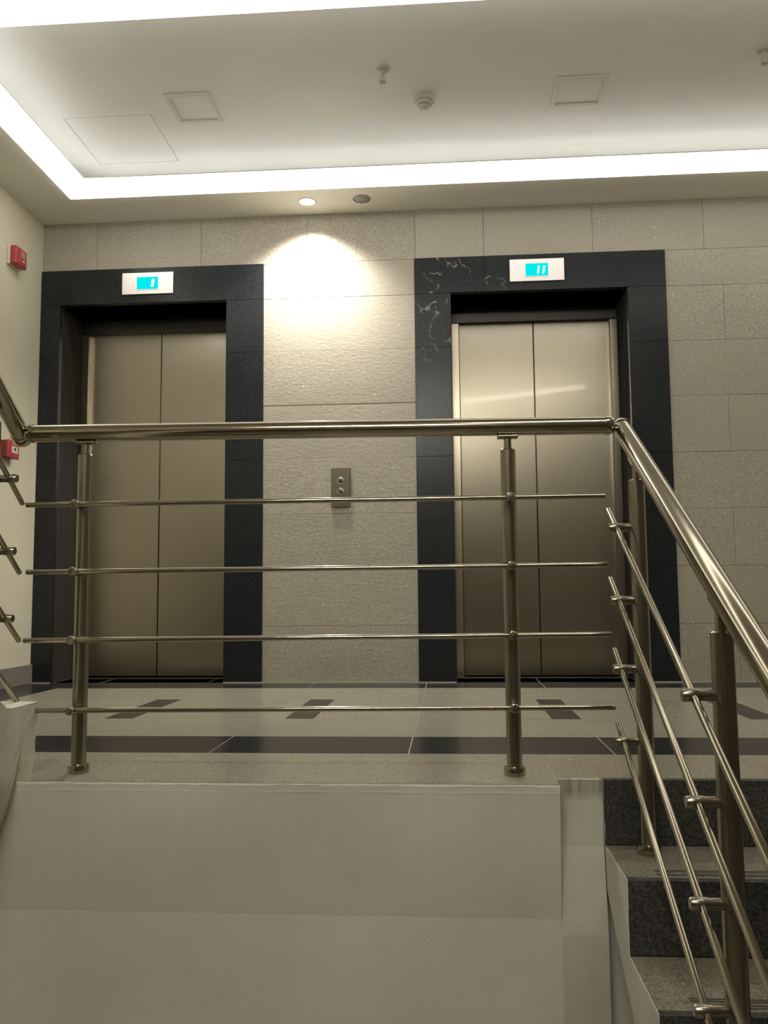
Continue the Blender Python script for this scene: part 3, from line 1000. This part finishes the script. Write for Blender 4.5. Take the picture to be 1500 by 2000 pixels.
# ---- landing railing
def landing_railing():
    y = -2.417
    t = thing('railing', 'steel landing railing with four horizontal bars across in front of the elevators', 'railing', (-0.51, y, 0))
    T = Vector(t.location)
    xa, xb = -1.232, 0.316
    za, zb = 0.904, 0.893
    def zh(x):
        return za + (zb - za) * (x - xa) / (xb - xa)
    bm = bmesh.new()
    tube_bm(bm, Vector((xa, y, za)) - T, Vector((xb, y, zb)) - T, RH, 32)
    hr = link('handrail', bm, 'rail_polished', t, smooth=True)
    for x0, x1, e in ((xb - 0.006, xb + 0.016, 1), (xa + 0.004, xa - 0.018, -1)):
        bm = bmesh.new()
        L = abs(x1 - x0)
        lathe_bm(bm, [(RH, 0), (RH + 0.002, 0.0), (RH + 0.002, L * 0.55), (RH - 0.002, L * 0.9), (RH - 0.010, L * 1.12), (0.0005, L * 1.15)], origin=Vector((x0, y, zh(x0))) - T, axis=(e, 0, 0))
        link('end_collar', bm, 'rail_polished', hr, smooth=True)
    for xp, tag in ((-1.0797, 0), (0.0575, 1)):
        zt = zh(xp)
        po = make_post(t, xp, y, 0.0, zt - RH - 0.036, zt - RH - 0.004)
        bm = bmesh.new()
        box_bm(bm, 0.055, 0.030, 0.008, Vector((xp, y, zt - RH - 0.004)) - T, bevel=0.003)
        link('saddle', bm, 'rail_steel', po)
        for zk in BARZ:
            z = zk[0] + (zk[1] - zk[0]) * (xp + 1.21) / 1.51
            bm = bmesh.new()
            lathe_bm(bm, [(0.0005, 0.0), (0.0095, 0.0), (0.0095, 0.028), (0.0110, 0.030), (0.0118, 0.040), (0.0118, 0.052), (0.0095, 0.056), (0.0005, 0.057)], origin=Vector((xp, y - RP + 0.004, z)) - T, axis=(0, -1, 0), seg=20)
            link('bar_holder', bm, 'rail_steel', po, smooth=True)
    for (z0, z1), (x0, x1) in zip(BARZ, BARX):
        bm = bmesh.new()
        a, b = Vector((x0, y - 0.052, z0)) - T, Vector((x1, y - 0.052, z1)) - T
        d = (b - a).normalized()
        lathe_bm(bm, [(RB - 0.002, 0.0), (RB, 0.002), (RB, (b - a).length - 0.002), (RB - 0.002, (b - a).length)], origin=a, axis=d, seg=20)
        link('bar', bm, 'rail_polished', t, smooth=True)
BARZ = [(0.7025, 0.702), (0.5245, 0.528), (0.346, 0.354), (0.166, 0.175)]
BARX = [(-1.218, 0.297), (-1.212, 0.298), (-1.214, 0.301), (-1.177, 0.305)]
landing_railing()

# ---- railing of the descending flight
def stair_railing():
    x = 0.362
    t = thing('railing', 'steel stair railing sloping down along the descending stairs', 'railing', (x, -2.53, -RISE))
    T = Vector(t.location)
    SL = 0.540
    ytop, ztop = -2.372, 0.894
    def zh(y):
        return ztop + SL * (y - ytop)
    yend = -4.05
    a, b = Vector((x, ytop, ztop)), Vector((x, yend, zh(yend)))
    bm = bmesh.new()
    tube_bm(bm, a - T, b - T, RH, 36)
    hr = link('handrail', bm, 'rail_polished', t, smooth=True)
    d = (a - b).normalized()
    bm = bmesh.new()
    prof = [(RH, -0.006), (RH + 0.0022, -0.006), (RH + 0.0022, 0.010)] + [((RH + 0.0012) * math.cos(u), 0.012 + 0.022 * math.sin(u)) for u in [i * math.pi / 2 / 6 for i in range(6)]] + [(0.0005, 0.034)]
    lathe_bm(bm, prof, origin=a - T, axis=d, seg=32)
    link('end_cap', bm, 'rail_polished', hr, smooth=True)
    bm = bmesh.new()
    sweep_bm(bm, [Vector(p) - T for p in ((0.322, -2.417, 0.889), (0.338, -2.410, 0.889), (0.350, -2.398, 0.888), (0.360, -2.384, 0.886))], 0.012, 14)
    link('elbow_pin', bm, 'rail_steel', hr, smooth=True)
    # bars
    xbar = 0.310
    BS = 0.525
    starts = [(-2.428, 0.671), (-2.426, 0.4945), (-2.451, 0.3165), (-2.467, 0.1375)]
    ends = -4.0
    posts = [(-2.532, -RISE), (-3.170, -3 * RISE), (-3.835, -6 * RISE)]
    for yp, zb in posts:
        zt = zh(yp)
        po = make_post(t, x, yp, zb, zt - RH - 0.050, zt - RH + 0.002)
        bm = bmesh.new()
        box_bm(bm, 0.030, 0.06, 0.008, (0, 0, 0), bevel=0.003)
        bmesh.ops.rotate(bm, cent=(0, 0, 0), matrix=Matrix.Rotation(math.atan(SL), 3, 'X'), verts=bm.verts)
        bmesh.ops.translate(bm, vec=Vector((x, yp, zt - RH * 1.14 - 0.003)) - T, verts=bm.verts)
        link('saddle', bm, 'rail_steel', po)
        for ys, zs in starts:
            z = zs + BS * (yp - ys)
            bm = bmesh.new()
            lathe_bm(bm, [(0.0005, 0.0), (0.0100, 0.0), (0.0100, 0.024), (0.0112, 0.026), (0.0112, 0.052), (0.0092, 0.055), (0.0005, 0.055)], origin=Vector((x - RP + 0.003, yp, z)) - T, axis=(-1, 0, 0), seg=20)
            link('bar_holder', bm, 'rail_steel', po, smooth=True)
    for ys, zs in starts:
        p, q = Vector((xbar, ys, zs)) - T, Vector((xbar, ends, zs + BS * (ends - ys))) - T
        bm = bmesh.new()
        L = (q - p).length
        lathe_bm(bm, [(RB - 0.002, 0.0), (RB, 0.002), (RB, L - 0.002), (RB - 0.002, L)], origin=p, axis=(q - p).normalized(), seg=20)
        link('bar', bm, 'rail_polished', t, smooth=True)
stair_railing()

# ---- railing of the ascending flight
def upper_railing():
    x = -1.280
    t = thing('railing', 'steel stair railing rising beside the cream wall above the rough kerb', 'railing', (x, -2.53, 0.188))
    T = Vector(t.location)
    SL = 0.70
    a = Vector((x + 0.012, -2.405, 0.900))
    b = Vector((x + 0.012, -3.9, 0.900 + SL * 1.495))
    bm = bmesh.new()
    tube_bm(bm, a - T, b - T, RH + 0.001, 32)
    hr = link('handrail', bm, 'rail_polished', t, smooth=True)
    d = (a - b).normalized()
    bm = bmesh.new()
    prof = [(RH, -0.010), (RH + 0.003, -0.010), (RH + 0.003, 0.008)] + [((RH + 0.002) * math.cos(u), 0.010 + 0.020 * math.sin(u)) for u in [i * math.pi / 2 / 6 for i in range(6)]] + [(0.0005, 0.030)]
    lathe_bm(bm, prof, origin=a - T, axis=d, seg=32)
    link('end_cap', bm, 'rail_polished', hr, smooth=True)
    bm = bmesh.new()
    sweep_bm(bm, [Vector(p) - T for p in ((x + 0.012, -2.405, 0.897), (x + 0.028, -2.409, 0.898), (-1.248, -2.417, 0.902))], 0.014, 14)
    link('elbow_pin', bm, 'rail_steel', hr, smooth=True)
    xbar = -1.233
    starts = [(-2.457, 0.706), (-2.462, 0.522), (-2.454, 0.344), (-2.455, 0.188)]
    BS = 0.76
    posts = [(-2.535, 0.19), (-3.35, 0.62)]
    for yp, zb in posts:
        zt = a.z + SL * (a.y - yp)
        po = make_post(t, x, yp, zb if yp > -3 else zb, zt - RH - 0.05, zt - RH + 0.004)
        for ys, zs in starts[:3]:
            z = zs + BS * (ys - yp)
            bm = bmesh.new()
            lathe_bm(bm, [(0.0005, 0.0), (0.0100, 0.0), (0.0100, 0.024), (0.0112, 0.026), (0.0112, 0.050), (0.0092, 0.053), (0.0005, 0.053)], origin=Vector((x + RP - 0.003, yp, z)) - T, axis=(1, 0, 0), seg=20)
            link('bar_holder', bm, 'rail_steel', po, smooth=True)
    for ys, zs in starts:
        p, q = Vector((xbar, ys, zs)) - T, Vector((xbar, -3.8, zs + BS * (ys + 3.8))) - T
        bm = bmesh.new()
        L = (q - p).length
        lathe_bm(bm, [(RB - 0.002, 0.0), (RB, 0.002), (RB, L - 0.002), (RB - 0.002, L)], origin=p, axis=(q - p).normalized(), seg=20)
        link('bar', bm, 'rail_polished', t, smooth=True)
upper_railing()
